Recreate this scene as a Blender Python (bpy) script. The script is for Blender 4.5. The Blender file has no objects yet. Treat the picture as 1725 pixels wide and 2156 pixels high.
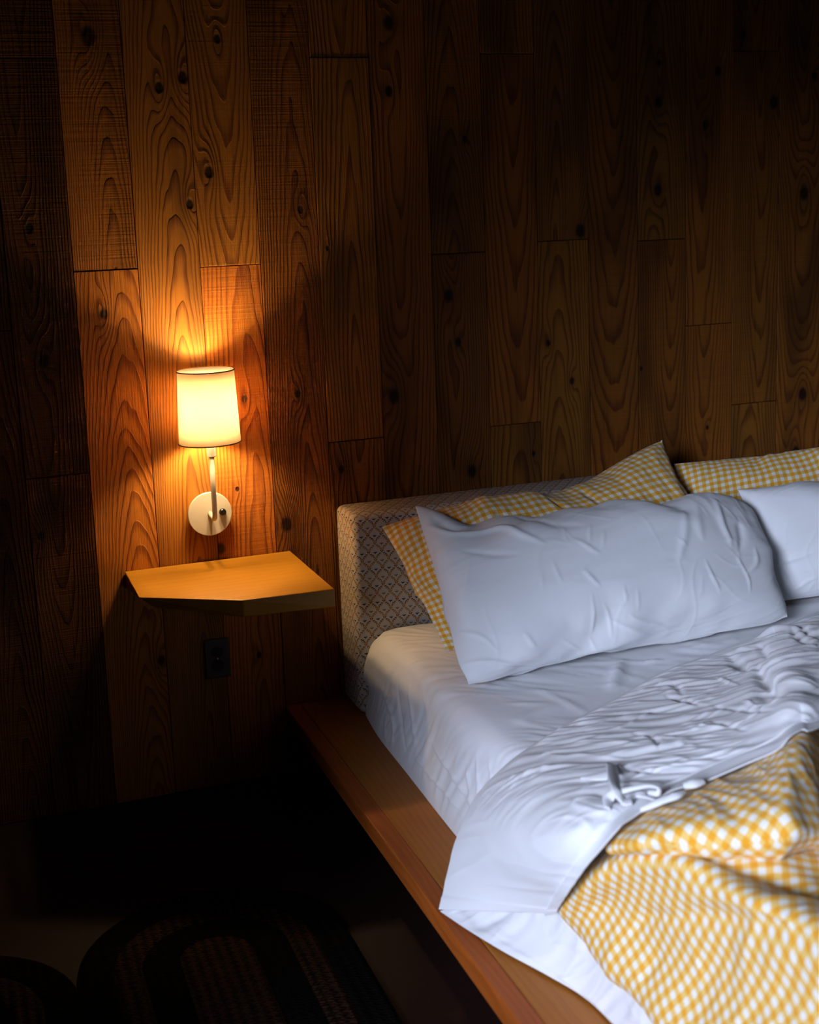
import bpy, bmesh, math, random
import numpy as np
from mathutils import Matrix, Vector

scene = bpy.context.scene
COL = scene.collection

# ------------------------------------------------------------------ camera
W = 0.165                                   # width of one wall board
SC = W / 0.14
FPX, YAW, PITCH, ROLL = 2752.014, 0.337843, -0.172506, -0.038355
PPX, PPY = 856.762, 914.254                 # principal point in the 1725 x 2156 frame
CAM = np.array([-0.280197 * SC, -2.957738 * SC, 1.60])
_cy, _sy, _cp, _sp = math.cos(YAW), math.sin(YAW), math.cos(PITCH), math.sin(PITCH)
_f = np.array([_sy * _cp, _cy * _cp, _sp]); _r = np.array([_cy, -_sy, 0.0]); _u = np.cross(_r, _f)
_c, _s = math.cos(ROLL), math.sin(ROLL)
RM = np.array([_c * _r + _s * _u, -_s * _r + _c * _u, _f])
cam_data = bpy.data.cameras.new('camera')
cam = bpy.data.objects.new('camera', cam_data); COL.objects.link(cam)
cam_data.sensor_fit = 'HORIZONTAL'; cam_data.sensor_width = 36.0
cam_data.lens = FPX / 1725 * 36.0
cam_data.shift_x = (862.5 - PPX) / 1725
cam_data.shift_y = (PPY - 1078) / 1725
cam_data.clip_start = 0.05
cam.matrix_world = Matrix(((RM[0][0], RM[1][0], -RM[2][0], CAM[0]),
                           (RM[0][1], RM[1][1], -RM[2][1], CAM[1]),
                           (RM[0][2], RM[1][2], -RM[2][2], CAM[2]), (0, 0, 0, 1)))
scene.camera = cam
cam_data.dof.use_dof = True
cam_data.dof.focus_distance = 3.45
cam_data.dof.aperture_fstop = 4.0

# ------------------------------------------------------------------ world, daylight, exposure
world = bpy.data.worlds.new('world'); scene.world = world
world.use_nodes = True
world.node_tree.nodes['Background'].inputs[0].default_value = (0.62, 0.74, 1.0, 1)
world.node_tree.nodes['Background'].inputs[1].default_value = 0.008

wl = bpy.data.lights.new('window_daylight', 'AREA')
wl.shape = 'RECTANGLE'; wl.size = 1.6; wl.size_y = 1.4
wl.energy = 16.5; wl.color = (0.68, 0.77, 1.0); wl.spread = math.radians(32)
wlo = bpy.data.objects.new('window_daylight', wl); COL.objects.link(wlo)
wlo.location = (-2.6, -4.4, 2.0)
wlo.rotation_euler = (Vector((1.3, -1.30, 0.25)) - wlo.location).to_track_quat('-Z', 'Y').to_euler()

vs = scene.view_settings
vs.view_transform = 'Standard'; vs.look = 'None'; vs.gamma = 1.0; vs.use_curve_mapping = False
vs.exposure = 0.0
cy = scene.cycles
cy.use_adaptive_sampling = True; cy.adaptive_threshold = 0.04; cy.adaptive_min_samples = 28; cy.use_denoising = True
cy.max_bounces = 6; cy.diffuse_bounces = 3; cy.glossy_bounces = 2; cy.transmission_bounces = 4
cy.caustics_reflective = False; cy.caustics_refractive = False
LAMP_W = 13.0

# ------------------------------------------------------------------ helpers
def at(px, py, ax, val):
    """world point seen at a pixel, on the plane axis = val"""
    d = RM.T @ np.array([(px - PPX) / FPX, -(py - PPY) / FPX, 1.0])
    return CAM + d * (val - CAM[ax]) / d[ax]

def tag(o, label=None, cat=None, group=None, kind=None):
    if label: o['label'] = label
    if cat: o['category'] = cat
    if group: o['group'] = group
    if kind: o['kind'] = kind
    return o

def empty(name, loc=(0, 0, 0)):
    o = bpy.data.objects.new(name, None); COL.objects.link(o); o.location = loc
    o.empty_display_size = 0.05
    return o

def link(name, me, mat, parent=None, smooth=True):
    o = bpy.data.objects.new(name, me); COL.objects.link(o)
    if mat and not me.materials: me.materials.append(mat)
    if smooth: me.shade_smooth()
    if parent:
        o.parent = parent
        o.matrix_parent_inverse = Matrix.Translation(-Vector(parent.location)) if parent.type == 'EMPTY' else Matrix()
    return o

def bm_obj(name, bm, mat, parent=None, smooth=False):
    bmesh.ops.recalc_face_normals(bm, faces=bm.faces[:])
    me = bpy.data.meshes.new(name); bm.to_mesh(me); bm.free()
    return link(name, me, mat, parent, smooth)

def box_bm(x0, x1, y0, y1, z0, z1, bevel=0.0, seg=2):
    bm = bmesh.new()
    bmesh.ops.create_cube(bm, size=1.0)
    for v in bm.verts:
        v.co = Vector(((x0 + x1) / 2 + v.co.x * (x1 - x0), (y0 + y1) / 2 + v.co.y * (y1 - y0), (z0 + z1) / 2 + v.co.z * (z1 - z0)))
    if bevel: bmesh.ops.bevel(bm, geom=bm.edges[:], offset=bevel, segments=seg, affect='EDGES', profile=0.5)
    return bm

def lathe_bm(profile, n=48, center=(0, 0, 0), axis='Z', closed=False):
    """profile of (radius, height)"""
    bm = bmesh.new(); rings = []
    for (r, h) in profile:
        ring = []
        for k in range(n):
            a = 2 * math.pi * k / n
            p = (r * math.cos(a), r * math.sin(a), h)
            if axis == 'Y': p = (p[0], -p[2], p[1])
            ring.append(bm.verts.new((p[0] + center[0], p[1] + center[1], p[2] + center[2])))
        rings.append(ring)
    pairs = list(zip(rings[:-1], rings[1:]))
    if closed: pairs.append((rings[-1], rings[0]))
    for a, b in pairs:
        for k in range(n):
            bm.faces.new((a[k], a[(k + 1) % n], b[(k + 1) % n], b[k]))
    if not closed:
        if profile[0][0] > 1e-6: bm.faces.new(rings[0])
        if profile[-1][0] > 1e-6: bm.faces.new(rings[-1])
    bmesh.ops.remove_doubles(bm, verts=bm.verts[:], dist=1e-6)
    return bm

def tube_bm(path, rad, n=20):
    bm = bmesh.new(); rings = []
    P = [Vector(p) for p in path]
    up = Vector((1, 0, 0))
    for i, p in enumerate(P):
        t = (P[min(i + 1, len(P) - 1)] - P[max(i - 1, 0)]).normalized()
        a = up - t * up.dot(t); a.normalize(); b = t.cross(a)
        rr = rad[i] if isinstance(rad, (list, tuple)) else rad
        rings.append([bm.verts.new(p + (a * math.cos(2 * math.pi * k / n) + b * math.sin(2 * math.pi * k / n)) * rr) for k in range(n)])
    for a, b in zip(rings[:-1], rings[1:]):
        for k in range(n): bm.faces.new((a[k], a[(k + 1) % n], b[(k + 1) % n], b[k]))
    bm.faces.new(rings[0]); bm.faces.new(rings[-1])
    return bm

# ---- numpy noise
def perlin(x, y, seed=0):
    rs = np.random.RandomState(seed); perm = rs.permutation(256); perm = np.concatenate([perm, perm])
    ang = rs.rand(256) * 2 * np.pi; gx, gy = np.cos(ang), np.sin(ang)
    xi = np.floor(x).astype(int); yi = np.floor(y).astype(int); xf = x - xi; yf = y - yi
    def g(ix, iy, fx, fy):
        h = perm[perm[ix & 255] + (iy & 255)]
        return gx[h] * fx + gy[h] * fy
    u = xf ** 3 * (xf * (xf * 6 - 15) + 10); v = yf ** 3 * (yf * (yf * 6 - 15) + 10)
    a = g(xi, yi, xf, yf); b = g(xi + 1, yi, xf - 1, yf); c = g(xi, yi + 1, xf, yf - 1); d = g(xi + 1, yi + 1, xf - 1, yf - 1)
    return ((a + u * (b - a)) + v * ((c + u * (d - c)) - (a + u * (b - a)))) * 1.4

def fbm(x, y, seed=0, octv=3):
    s = 0; a = 1.0
    for o in range(octv):
        s = s + a * perlin(x * 2 ** o, y * 2 ** o, seed + o * 7); a *= 0.5
    return s

def sst(a, b, x):
    t = np.clip((x - a) / (b - a), 0, 1); return t * t * (3 - 2 * t)

def creases(u, v, ang, length, width, seed, sharp=0.16, keep=0.15):
    """thin raised creases: ridges on the zero lines of a warped, stretched noise"""
    ca, sa = math.cos(ang), math.sin(ang)
    p = (u * ca + v * sa) / length; q = (-u * sa + v * ca) / width
    wx = perlin(u / (length * 1.3) + 3.1, v / (length * 1.3), seed + 50)
    n = perlin(p + 0.25 * wx, q + 0.9 * wx, seed)
    m = sst(keep, keep + 0.3, perlin(u / (length * 0.8) + 9.7, v / (length * 0.8), seed + 90))
    return np.exp(-(n / sharp) ** 2) * m

def folds(u, v, ang, length, width, seed, warp=0.5):
    """soft directional folds, sharper on top than in the valleys"""
    ca, sa = math.cos(ang), math.sin(ang)
    wx = perlin(u / length + 5.3, v / length, seed + 31)
    p = (u * ca + v * sa) / length; q = (-u * sa + v * ca) / width + warp * wx
    n = perlin(p, q, seed) + 0.5 * perlin(p * 1.7, q * 2.1, seed + 3)
    return 1 - np.abs(n) * 1.6

# ---- spline nets
def catmull(P, n):
    """P (k, ...) -> n samples through every control point"""
    P = np.asarray(P, float); k = len(P)
    E = np.concatenate([[2 * P[0] - P[1]], P, [2 * P[-1] - P[-2]]])
    t = np.linspace(0, k - 1, n); i = np.minimum(t.astype(int), k - 2); f = t - i
    f = f.reshape((-1,) + (1,) * (P.ndim - 1))
    a, b, c, d = E[i], E[i + 1], E[i + 2], E[i + 3]
    return 0.5 * ((2 * b) + (-a + c) * f + (2 * a - 5 * b + 4 * c - d) * f ** 2 + (-a + 3 * b - 3 * c + d) * f ** 3)

def net_surface(net, nr, nc):
    g = catmull(np.asarray(net, float), nr)
    return np.swapaxes(catmull(np.swapaxes(g, 0, 1), nc), 0, 1)

def grid_normals(G):
    du = np.gradient(G, axis=1); dv = np.gradient(G, axis=0)
    n = np.cross(du, dv); n /= np.linalg.norm(n, axis=2, keepdims=True) + 1e-12
    return n

def arc_uv(G, r0=None, c0=None):
    u = np.zeros(G.shape[:2]); v = np.zeros(G.shape[:2])
    u[:, 1:] = np.cumsum(np.linalg.norm(np.diff(G, axis=1), axis=2), axis=1)
    v[1:, :] = np.cumsum(np.linalg.norm(np.diff(G, axis=0), axis=2), axis=0)
    if c0 is None: c0 = G.shape[1] // 2
    if r0 is None: r0 = G.shape[0] // 2
    return u - u[:, c0:c0 + 1], v - v[r0:r0 + 1, :]

def bed_uv(G, r0, c0):
    """near-isometric cloth coordinates, aligned with the bed"""
    d = np.diff(G, axis=1)
    U = np.zeros(G.shape[:2]); V = np.zeros(G.shape[:2])
    U[:, 1:] = np.cumsum(np.sqrt(d[..., 0] ** 2 + d[..., 2] ** 2), axis=1); V[:, 1:] = np.cumsum(d[..., 1], axis=1)
    U -= U[:, c0:c0 + 1]; V -= V[:, c0:c0 + 1]
    e = np.diff(G[:, c0], axis=0)
    u0 = np.concatenate([[0], np.cumsum(e[:, 0])]); v0 = np.concatenate([[0], np.cumsum(np.sign(e[:, 1] + 1e-9) * np.sqrt(e[:, 1] ** 2 + e[:, 2] ** 2))])
    return U + u0[:, None], V + v0[:, None]

def relax_uv(net, shape, it=700):
    """lay a cloth net flat: springs along rows, columns and diagonals keep their true lengths"""
    nr, nc = 37, 45
    C = net_surface(net, nr, nc); u, v = bed_uv(C, nr // 2, nc // 2); Q = np.stack([u, v], -1)
    prs = [(np.s_[:, :-1], np.s_[:, 1:]), (np.s_[:-1, :], np.s_[1:, :]), (np.s_[:-1, :-1], np.s_[1:, 1:]), (np.s_[:-1, 1:], np.s_[1:, :-1])]
    L = [np.linalg.norm(C[a] - C[b], axis=-1) for a, b in prs]
    for _ in range(it):
        acc = np.zeros_like(Q)
        for (a, b), l in zip(prs, L):
            d = Q[b] - Q[a]; n = np.linalg.norm(d, axis=-1) + 1e-9
            c = d * ((n - l) / n * 0.5)[..., None]
            acc[a] += c; acc[b] -= c
        Q = Q + acc * 0.24
    R = np.swapaxes(catmull(np.swapaxes(catmull(Q, shape[0]), 0, 1), shape[1]), 0, 1)
    return R[..., 0], R[..., 1]

def to_px(G):
    q = (G - CAM) @ RM.T
    return np.stack([PPX + FPX * q[..., 0] / q[..., 2], PPY - FPX * q[..., 1] / q[..., 2]], -1)

def seams(G, u, v, lines):
    """ridges (amp > 0) and valleys (amp < 0) along drawn lines: ([photo points], width, amp)"""
    px = to_px(G); d = np.zeros(u.shape)
    for pts, wd, amp in lines:
        amp = amp * 0.8
        uv = []
        for x, y in pts:
            k = np.argmin((px[..., 0] - x) ** 2 + (px[..., 1] - y) ** 2); uv.append((u.flat[k], v.flat[k]))
        P = catmull(uv, 28) if len(uv) > 2 else np.linspace(uv[0], uv[1], 28)
        lo, hi = P.min(0) - 4 * wd, P.max(0) + 4 * wd
        m = (u > lo[0]) & (u < hi[0]) & (v > lo[1]) & (v < hi[1])
        if not m.any(): continue
        q = np.stack([u[m], v[m]], -1)
        A0, B0 = P[:-1], P[1:]; AB = B0 - A0; L2 = (AB ** 2).sum(1) + 1e-12
        tt = np.clip(((q[:, None] - A0[None]) * AB[None]).sum(2) / L2, 0, 1)
        D = np.linalg.norm(q[:, None] - (A0[None] + tt[..., None] * AB[None]), axis=2); k = np.argmin(D, 1); r_ = np.arange(len(k))
        t = np.clip((k + tt[r_, k]) / 27.0, 0, 1); tp = np.sin(np.pi * t) ** 0.8
        d[m] += amp * np.exp(-(D[r_, k] / (wd * (0.45 + 0.55 * tp))) ** 2) * tp
    return d

def grid_mesh(name, G, uv=None, flip=False):
    nr, nc = G.shape[:2]
    idx = np.arange(nr * nc).reshape(nr, nc)
    q = np.stack([idx[:-1, :-1], idx[:-1, 1:], idx[1:, 1:], idx[1:, :-1]], -1).reshape(-1, 4)
    if flip: q = q[:, ::-1]
    return raw_mesh(name, G.reshape(-1, 3), q, None if uv is None else np.stack([uv[0].ravel(), uv[1].ravel()], 1))

def raw_mesh(name, co, quads, uv=None):
    me = bpy.data.meshes.new(name)
    me.vertices.add(len(co)); me.vertices.foreach_set('co', np.asarray(co, np.float32).ravel())
    quads = np.asarray(quads, np.int32); nf = len(quads)
    me.loops.add(nf * 4); me.loops.foreach_set('vertex_index', quads.ravel())
    me.polygons.add(nf); me.polygons.foreach_set('loop_start', np.arange(0, nf * 4, 4, dtype=np.int32))
    if uv is not None:
        l = me.uv_layers.new(name='UVMap'); l.data.foreach_set('uv', uv[quads.ravel()].astype(np.float32).ravel())
    me.update(calc_edges=True); me.validate()
    return me

# ---- shader expression helper
class E:
    tree = None
    def __init__(self, s): self.s = s
    @staticmethod
    def lift(x): return x.s if isinstance(x, E) else x
    @staticmethod
    def op(kind, *a, clamp=False):
        n = E.tree.nodes.new('ShaderNodeMath'); n.operation = kind; n.use_clamp = clamp
        for i, x in enumerate(a):
            x = E.lift(x)
            if isinstance(x, (int, float)): n.inputs[i].default_value = x
            else: E.tree.links.new(x, n.inputs[i])
        return E(n.outputs[0])
    def __add__(a, b): return E.op('ADD', a, b)
    __radd__ = __add__
    def __mul__(a, b): return E.op('MULTIPLY', a, b)
    __rmul__ = __mul__
    def __sub__(a, b): return E.op('SUBTRACT', a, b)
    def __rsub__(a, b): return E.op('SUBTRACT', b, a)
    def __truediv__(a, b): return E.op('DIVIDE', a, b)
    def __neg__(a): return E.op('MULTIPLY', a, -1.0)
def eabs(a): return E.op('ABSOLUTE', a)
def efrac(a): return E.op('FRACT', a)
def esqrt(a): return E.op('SQRT', a)
def esin(a): return E.op('SINE', a)
def emin(a, b): return E.op('MINIMUM', a, b)
def emax(a, b): return E.op('MAXIMUM', a, b)
def eround(a): return E.op('ROUND', a)
def epow(a, b): return E.op('POWER', a, b)
def eexp(a): return E.op('EXPONENT', a)
def estep(a, b, x):
    n = E.tree.nodes.new('ShaderNodeMapRange'); n.interpolation_type = 'SMOOTHSTEP'
    n.inputs['From Min'].default_value = a; n.inputs['From Max'].default_value = b
    E.tree.links.new(E.lift(x), n.inputs['Value']); return E(n.outputs[0])
def vec(x, y, z):
    n = E.tree.nodes.new('ShaderNodeCombineXYZ')
    for i, k in enumerate((x, y, z)):
        k = E.lift(k)
        if isinstance(k, (int, float)): n.inputs[i].default_value = k
        else: E.tree.links.new(k, n.inputs[i])
    return n.outputs[0]
def split(sock):
    n = E.tree.nodes.new('ShaderNodeSeparateXYZ'); E.tree.links.new(sock, n.inputs[0])
    return [E(o) for o in n.outputs]
def noise(v, scale=1.0, detail=2.0, rough=0.5):
    n = E.tree.nodes.new('ShaderNodeTexNoise'); n.inputs['Scale'].default_value = scale
    n.inputs['Detail'].default_value = detail; n.inputs['Roughness'].default_value = rough
    E.tree.links.new(v, n.inputs['Vector']); return E(n.outputs['Fac'])
def mix(f, a, b, blend='MIX'):
    n = E.tree.nodes.new('ShaderNodeMix'); n.data_type = 'RGBA'; n.blend_type = blend
    def put(i, x):
        x = E.lift(x)
        if isinstance(x, (int, float)): n.inputs[i].default_value = x
        elif isinstance(x, tuple): n.inputs[i].default_value = (*x, 1.0) if len(x) == 3 else x
        else: E.tree.links.new(x, n.inputs[i])
    put(0, f); put(6, a); put(7, b)
    return n.outputs[2]
def new_mat(name):
    m = bpy.data.materials.new(name); m.use_nodes = True; E.tree = m.node_tree
    b = m.node_tree.nodes['Principled BSDF']
    return m, b
def plug(sock, inp):
    if isinstance(sock, E): sock = sock.s
    E.tree.links.new(sock, inp)
def bump(h, strength, dist):
    n = E.tree.nodes.new('ShaderNodeBump'); n.inputs['Strength'].default_value = strength; n.inputs['Distance'].default_value = dist
    plug(h, n.inputs['Height']); return n.outputs[0]
def coord(kind='Object'):
    n = E.tree.nodes.new('ShaderNodeTexCoord'); return n.outputs[kind]
def oattr(name):
    n = E.tree.nodes.new('ShaderNodeAttribute'); n.attribute_type = 'OBJECT'; n.attribute_name = name
    return n.outputs['Vector']

# ------------------------------------------------------------------ materials
def plank_material(nk, relief=True):
    m, b = new_mat('brushed_softwood')
    x, y, z = split(coord('Object'))
    seed, tone, red = split(oattr('tone'))            # seed, brightness, redness
    xc, slope, freq = split(oattr('grain'))           # heart line, cathedral slope, rings per metre
    zc, rough_amt, dark = split(oattr('grain_b'))
    so = seed * 13.7
    n1 = noise(vec(x * 5.0, so, z * 1.6), 1.0, 1.0) - 0.5
    n2 = noise(vec(x * 26.0, so, z * 7.0), 1.0, 1.0) - 0.5
    gx = x - xc + n1 * 0.038
    gz = (z - zc) * slope + n1 * 0.02
    r = esqrt(gx * gx + gz * gz) + n2 * 0.006
    core = None; halo = None
    for i in range(nk):
        kx, kz, ks = split(oattr('knot_%d' % i))
        ks = emax(ks, 0.0005)
        dx = (x - kx + n2 * 0.004) / ks; dz = (z - kz) / ks * 0.72
        d2 = dx * dx + dz * dz
        dzl = dz * 0.42
        push = eexp((dx * dx + dzl * dzl) * -0.33) * ks * 1.35
        r = r + push
        c = 1.0 - estep(0.45, 1.15, esqrt(d2))
        h = eexp(d2 * -0.22)
        core = c if core is None else emax(core, c)
        halo = h if halo is None else emax(halo, h)
    t = efrac(r * freq + n2 * 0.25)
    late = estep(0.42, 0.90, t) * (1.0 - estep(0.93, 1.0, t))
    fib = noise(vec(x * 420.0, so, z * 9.0), 1.0, 1.0)
    fib2 = noise(vec(x * 120.0, so, z * 3.0), 1.0, 0.0)
    saw = noise(vec(x * 4.0 + z * 22.0 * rough_amt, so, z * 260.0), 1.0, 0.0)
    blot = noise(vec(x * 9.0, so + 3.0, z * 2.2), 1.0, 1.0)
    fac = late * 0.80 + (fib - 0.5) * 0.70 + (fib2 - 0.5) * 0.6 + 0.03
    fac = emax(emin(fac, 1.0), 0.0)
    light = mix(red, (0.53, 0.210, 0.024), (0.56, 0.160, 0.018))
    deep = mix(red, (0.20, 0.060, 0.010), (0.24, 0.05, 0.008))
    col = mix(fac, light, deep)
    bl = estep(0.46, 0.70, blot) * 0.62 * dark
    col = mix(bl, col, (0.075, 0.028, 0.009))
    if nk:
        col = mix(halo * 0.45, col, (0.17, 0.055, 0.013))
        col = mix(core * 0.93, col, (0.018, 0.007, 0.003))
    col = mix((saw - 0.5) * 0.5 * rough_amt + 0.1 * rough_amt, col, (0.06, 0.022, 0.007))
    tv = E.tree.nodes.new('ShaderNodeVectorMath'); tv.operation = 'SCALE'
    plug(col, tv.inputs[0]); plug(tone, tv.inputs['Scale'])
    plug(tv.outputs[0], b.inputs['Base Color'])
    b.inputs['Roughness'].default_value = 0.62
    b.inputs['Specular IOR Level'].default_value = 0.25
    h = late * 0.55 + (fib - 0.5) * 0.5 + (saw - 0.5) * 0.6 * rough_amt
    if nk: h = h - core * 1.2
    if relief: plug(bump(h, 0.75, 0.0022), b.inputs['Normal'])
    return m

def smooth_wood(name, light, deep, axis='Y', rough=0.45, ring=45.0):
    m, b = new_mat(name)
    x, y, z = split(coord('Object'))
    if axis == 'Y': a, l = x, y
    else: a, l = y, x
    w = noise(vec(a * 7.0, l * 1.1, z * 3.0), 1.0, 2.0) - 0.5
    t = efrac((a + w * 0.12 + z * 0.4) * ring)
    late = estep(0.25, 0.9, t) * (1.0 - estep(0.92, 1.0, t))
    fib = noise(vec(a * 300.0, l * 10.0, z * 200.0), 1.0, 2.0)
    big = noise(vec(a * 6.0, l * 4.0, 0.0), 1.0, 2.0)
    fac = late * 0.28 + (fib - 0.5) * 0.7 + (big - 0.5) * 0.7 + 0.2
    plug(mix(emax(emin(fac, 1.0), 0.0), light, deep), b.inputs['Base Color'])
    b.inputs['Roughness'].default_value = rough
    b.inputs['Specular IOR Level'].default_value = 0.3
    plug(bump(fib, 0.15, 0.0006), b.inputs['Normal'])
    return m

def cloth_white(name, col=(0.80, 0.80, 0.82)):
    m, b = new_mat(name)
    p = coord('Object')
    n = noise(p, 900.0, 1.0); n3 = noise(p, 60.0, 3.0)
    b.inputs['Base Color'].default_value = (*col, 1)
    b.inputs['Roughness'].default_value = 0.9
    b.inputs['Specular IOR Level'].default_value = 0.1
    b.inputs['Sheen Weight'].default_value = 0.12
    plug(bump(n * 0.4 + n3 * 0.6, 0.25, 0.0012), b.inputs['Normal'])
    return m

def gingham(name, period=0.0225):
    m, b = new_mat(name)
    u, v, _ = split(coord('UV'))
    p = coord('Object'); n3 = noise(p, 50.0, 3.0)
    def stripe(a):
        t = eabs(efrac(a / period) - 0.5) * 2.0     # 0..1..0
        return estep(0.44, 0.56, t)
    su, sv = stripe(u), stripe(v)
    one = emax(su, sv); both = su * sv
    c = mix(one, (0.82, 0.80, 0.77), (0.80, 0.53, 0.16))
    c = mix(both, c, (0.79, 0.36, 0.028))
    plug(c, b.inputs['Base Color'])
    b.inputs['Roughness'].default_value = 0.9
    b.inputs['Specular IOR Level'].default_value = 0.1
    b.inputs['Sheen Weight'].default_value = 0.1
    wv = noise(p, 800.0, 1.0)
    plug(bump(wv * 0.4 + n3 * 0.6, 0.25, 0.0012), b.inputs['Normal'])
    return m

def bee_fabric():
    m, b = new_mat('bee_print_fabric')
    u, v, _ = split(coord('UV'))
    A, B = 0.0385, 0.0475
    white = (0.62, 0.56, 0.51); dark = (0.035, 0.028, 0.030); olive = (0.20, 0.14, 0.035); ochre = (0.56, 0.25, 0.025)
    col = white
    masks = []
    row_id = eround(v / B)
    def ell(cx, cy, rx, ry, ang, U, Vv):
        ca, sa = math.cos(ang), math.sin(ang)
        dx = U - cx; dy = Vv - cy
        p = (dx * ca + dy * sa) * (1.0 / rx); q = (dy * ca - dx * sa) * (1.0 / ry)
        return 1.0 - estep(0.95, 1.35, esqrt(p * p + q * q))
    def any_of(l):
        r = l[0]
        for k in l[1:]: r = emax(r, k)
        return r
    for lat in (0, 1):
        uu = u / A + 0.5 * lat; vv = v / B + 0.5 * lat
        U = eabs((uu - eround(uu)) * A)          # mirrored about the motif's middle
        V = (vv - eround(vv)) * B
        mm = 0.001
        bee = any_of([ell(0, 0, 1.2 * mm, 2.6 * mm, 0, U, V), ell(2.6 * mm, 1.2 * mm, 2.8 * mm, 1.25 * mm, 0.45, U, V),
                      ell(0, 5.2 * mm, .5 * mm, .6 * mm, 0, U, V)])
        lv_d = any_of([ell(8.0 * mm, -6.0 * mm, 2.6 * mm, 1.3 * mm, 0.15, U, V), ell(12.5 * mm, -2.0 * mm, 2.6 * mm, 1.2 * mm, 0.25, U, V),
                       ell(16.5 * mm, 4.5 * mm, 2.6 * mm, 1.2 * mm, 2.2, U, V), ell(5.0 * mm, -10.0 * mm, 2.2 * mm, 1.1 * mm, 2.0, U, V)])
        lv_o = any_of([ell(10.5 * mm, -8.5 * mm, 2.6 * mm, 1.2 * mm, 1.0, U, V), ell(14.6 * mm, -4.2 * mm, 2.5 * mm, 1.2 * mm, 1.2, U, V),
                       ell(17.5 * mm, 1.0 * mm, 2.4 * mm, 1.1 * mm, 1.5, U, V)])
        fl = any_of([ell(2.3 * mm, -13.0 * mm, 2.0 * mm, 1.5 * mm, 0.5, U, V), ell(0.0, -16.0 * mm, 1.8 * mm, 2.0 * mm, 0, U, V),
                     ell(5.2 * mm, -13.8 * mm, 1.8 * mm, 1.2 * mm, 0.9, U, V)])
        col = mix(lv_o, col, ochre); col = mix(fl, col, ochre)
        col = mix(lv_d, col, dark if lat == 0 else olive)
        col = mix(bee, col, dark if lat == 0 else olive)
    plug(col, b.inputs['Base Color'])
    b.inputs['Roughness'].default_value = 0.92
    b.inputs['Specular IOR Level'].default_value = 0.1
    n = noise(coord('Object'), 700.0, 1.0)
    plug(bump(n, 0.2, 0.0008), b.inputs['Normal'])
    return m

def plain(name, col, rough=0.5, spec=0.4, metal=0.0, bmp=0.0):
    m, b = new_mat(name)
    n = noise(coord('Object'), 35.0, 3.0)
    plug(mix(n * 0.25, col, tuple(c * 0.8 for c in col)), b.inputs['Base Color'])
    b.inputs['Roughness'].default_value = rough; b.inputs['Specular IOR Level'].default_value = spec
    b.inputs['Metallic'].default_value = metal
    if bmp: plug(bump(noise(coord('Object'), 500.0, 2.0), bmp, 0.001), b.inputs['Normal'])
    return m

def shade_material():
    m, b = new_mat('lampshade_linen')
    x, y, z = split(coord('Object'))
    wv = noise(vec(x * 40.0, y * 40.0, z * 900.0), 1.0, 1.0) * 0.5 + noise(vec(x * 900.0, y * 900.0, z * 40.0), 1.0, 1.0) * 0.5
    col = mix(wv * 0.3, (0.82, 0.77, 0.70), (0.74, 0.68, 0.60))
    d = E.tree.nodes.new('ShaderNodeBsdfDiffuse'); plug(col, d.inputs[0])
    t = E.tree.nodes.new('ShaderNodeBsdfTranslucent'); plug(mix(wv * 0.3, (0.80, 0.67, 0.53), (0.72, 0.60, 0.46)), t.inputs[0])
    mx = E.tree.nodes.new('ShaderNodeMixShader'); mx.inputs[0].default_value = 0.52
    E.tree.links.new(d.outputs[0], mx.inputs[1]); E.tree.links.new(t.outputs[0], mx.inputs[2])
    E.tree.links.new(mx.outputs[0], E.tree.nodes['Material Output'].inputs['Surface'])
    return m

def bulb_material():
    m, b = new_mat('lit_bulb_glass')
    b.inputs['Base Color'].default_value = (1, 0.9, 0.75, 1)
    b.inputs['Emission Color'].default_value = (1.0, 0.68, 0.32, 1)
    b.inputs['Emission Strength'].default_value = LAMP_W * 62.0
    return m

def rug_material(name, col, col2):
    m, b = new_mat(name)
    x, y, z = split(coord('Object'))
    br = esin(x * 260.0 + esin(y * 330.0) * 1.6) * esin(y * 330.0 + esin(x * 190.0))
    n = noise(coord('Object'), 70.0, 3.0)
    plug(mix(emax(emin(br * 0.5 + n, 1.0), 0.0), col2, col), b.inputs['Base Color'])
    b.inputs['Roughness'].default_value = 1.0; b.inputs['Specular IOR Level'].default_value = 0.02
    plug(bump(br * 0.5 + n, 0.8, 0.006), b.inputs['Normal'])
    return m

M_PLANK = [plank_material(i) for i in range(5)]
M_PLANK_FLAT = [plank_material(i, False) for i in range(5)]      # boards seen too small to show their relief
M_SHELF = smooth_wood('oiled_shelf_wood', (0.43, 0.195, 0.016), (0.33, 0.13, 0.010), 'X', 0.42, 30.0)
M_DECK = smooth_wood('oiled_bed_wood', (0.42, 0.145, 0.018), (0.27, 0.080, 0.010), 'Y', 0.45, 55.0)
M_RAIL = smooth_wood('reddish_rail_wood', (0.40, 0.095, 0.012), (0.22, 0.045, 0.006), 'Y', 0.5, 70.0)
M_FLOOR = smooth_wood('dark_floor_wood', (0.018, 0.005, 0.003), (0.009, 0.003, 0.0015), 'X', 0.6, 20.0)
M_DARK = plain('dark_stained_wood', (0.03, 0.012, 0.006), 0.7, 0.2)
M_BACK = plain('board_backing', (0.012, 0.006, 0.003), 0.9, 0.1)
M_SHEET = cloth_white('white_cotton')
M_PILLOW = cloth_white('white_percale', (0.79, 0.80, 0.82))
M_GING = gingham('yellow_gingham')
M_BEE = bee_fabric()
M_LAMP = plain('cream_painted_metal', (0.60, 0.56, 0.49), 0.45, 0.35)
M_TRIM = plain('tan_binding', (0.34, 0.22, 0.09), 0.8, 0.1)
M_KNOB = plain('black_bakelite', (0.012, 0.010, 0.010), 0.18, 0.6)
M_PLATE = plain('brown_wall_plate', (0.045, 0.032, 0.036), 0.35, 0.4)
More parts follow.
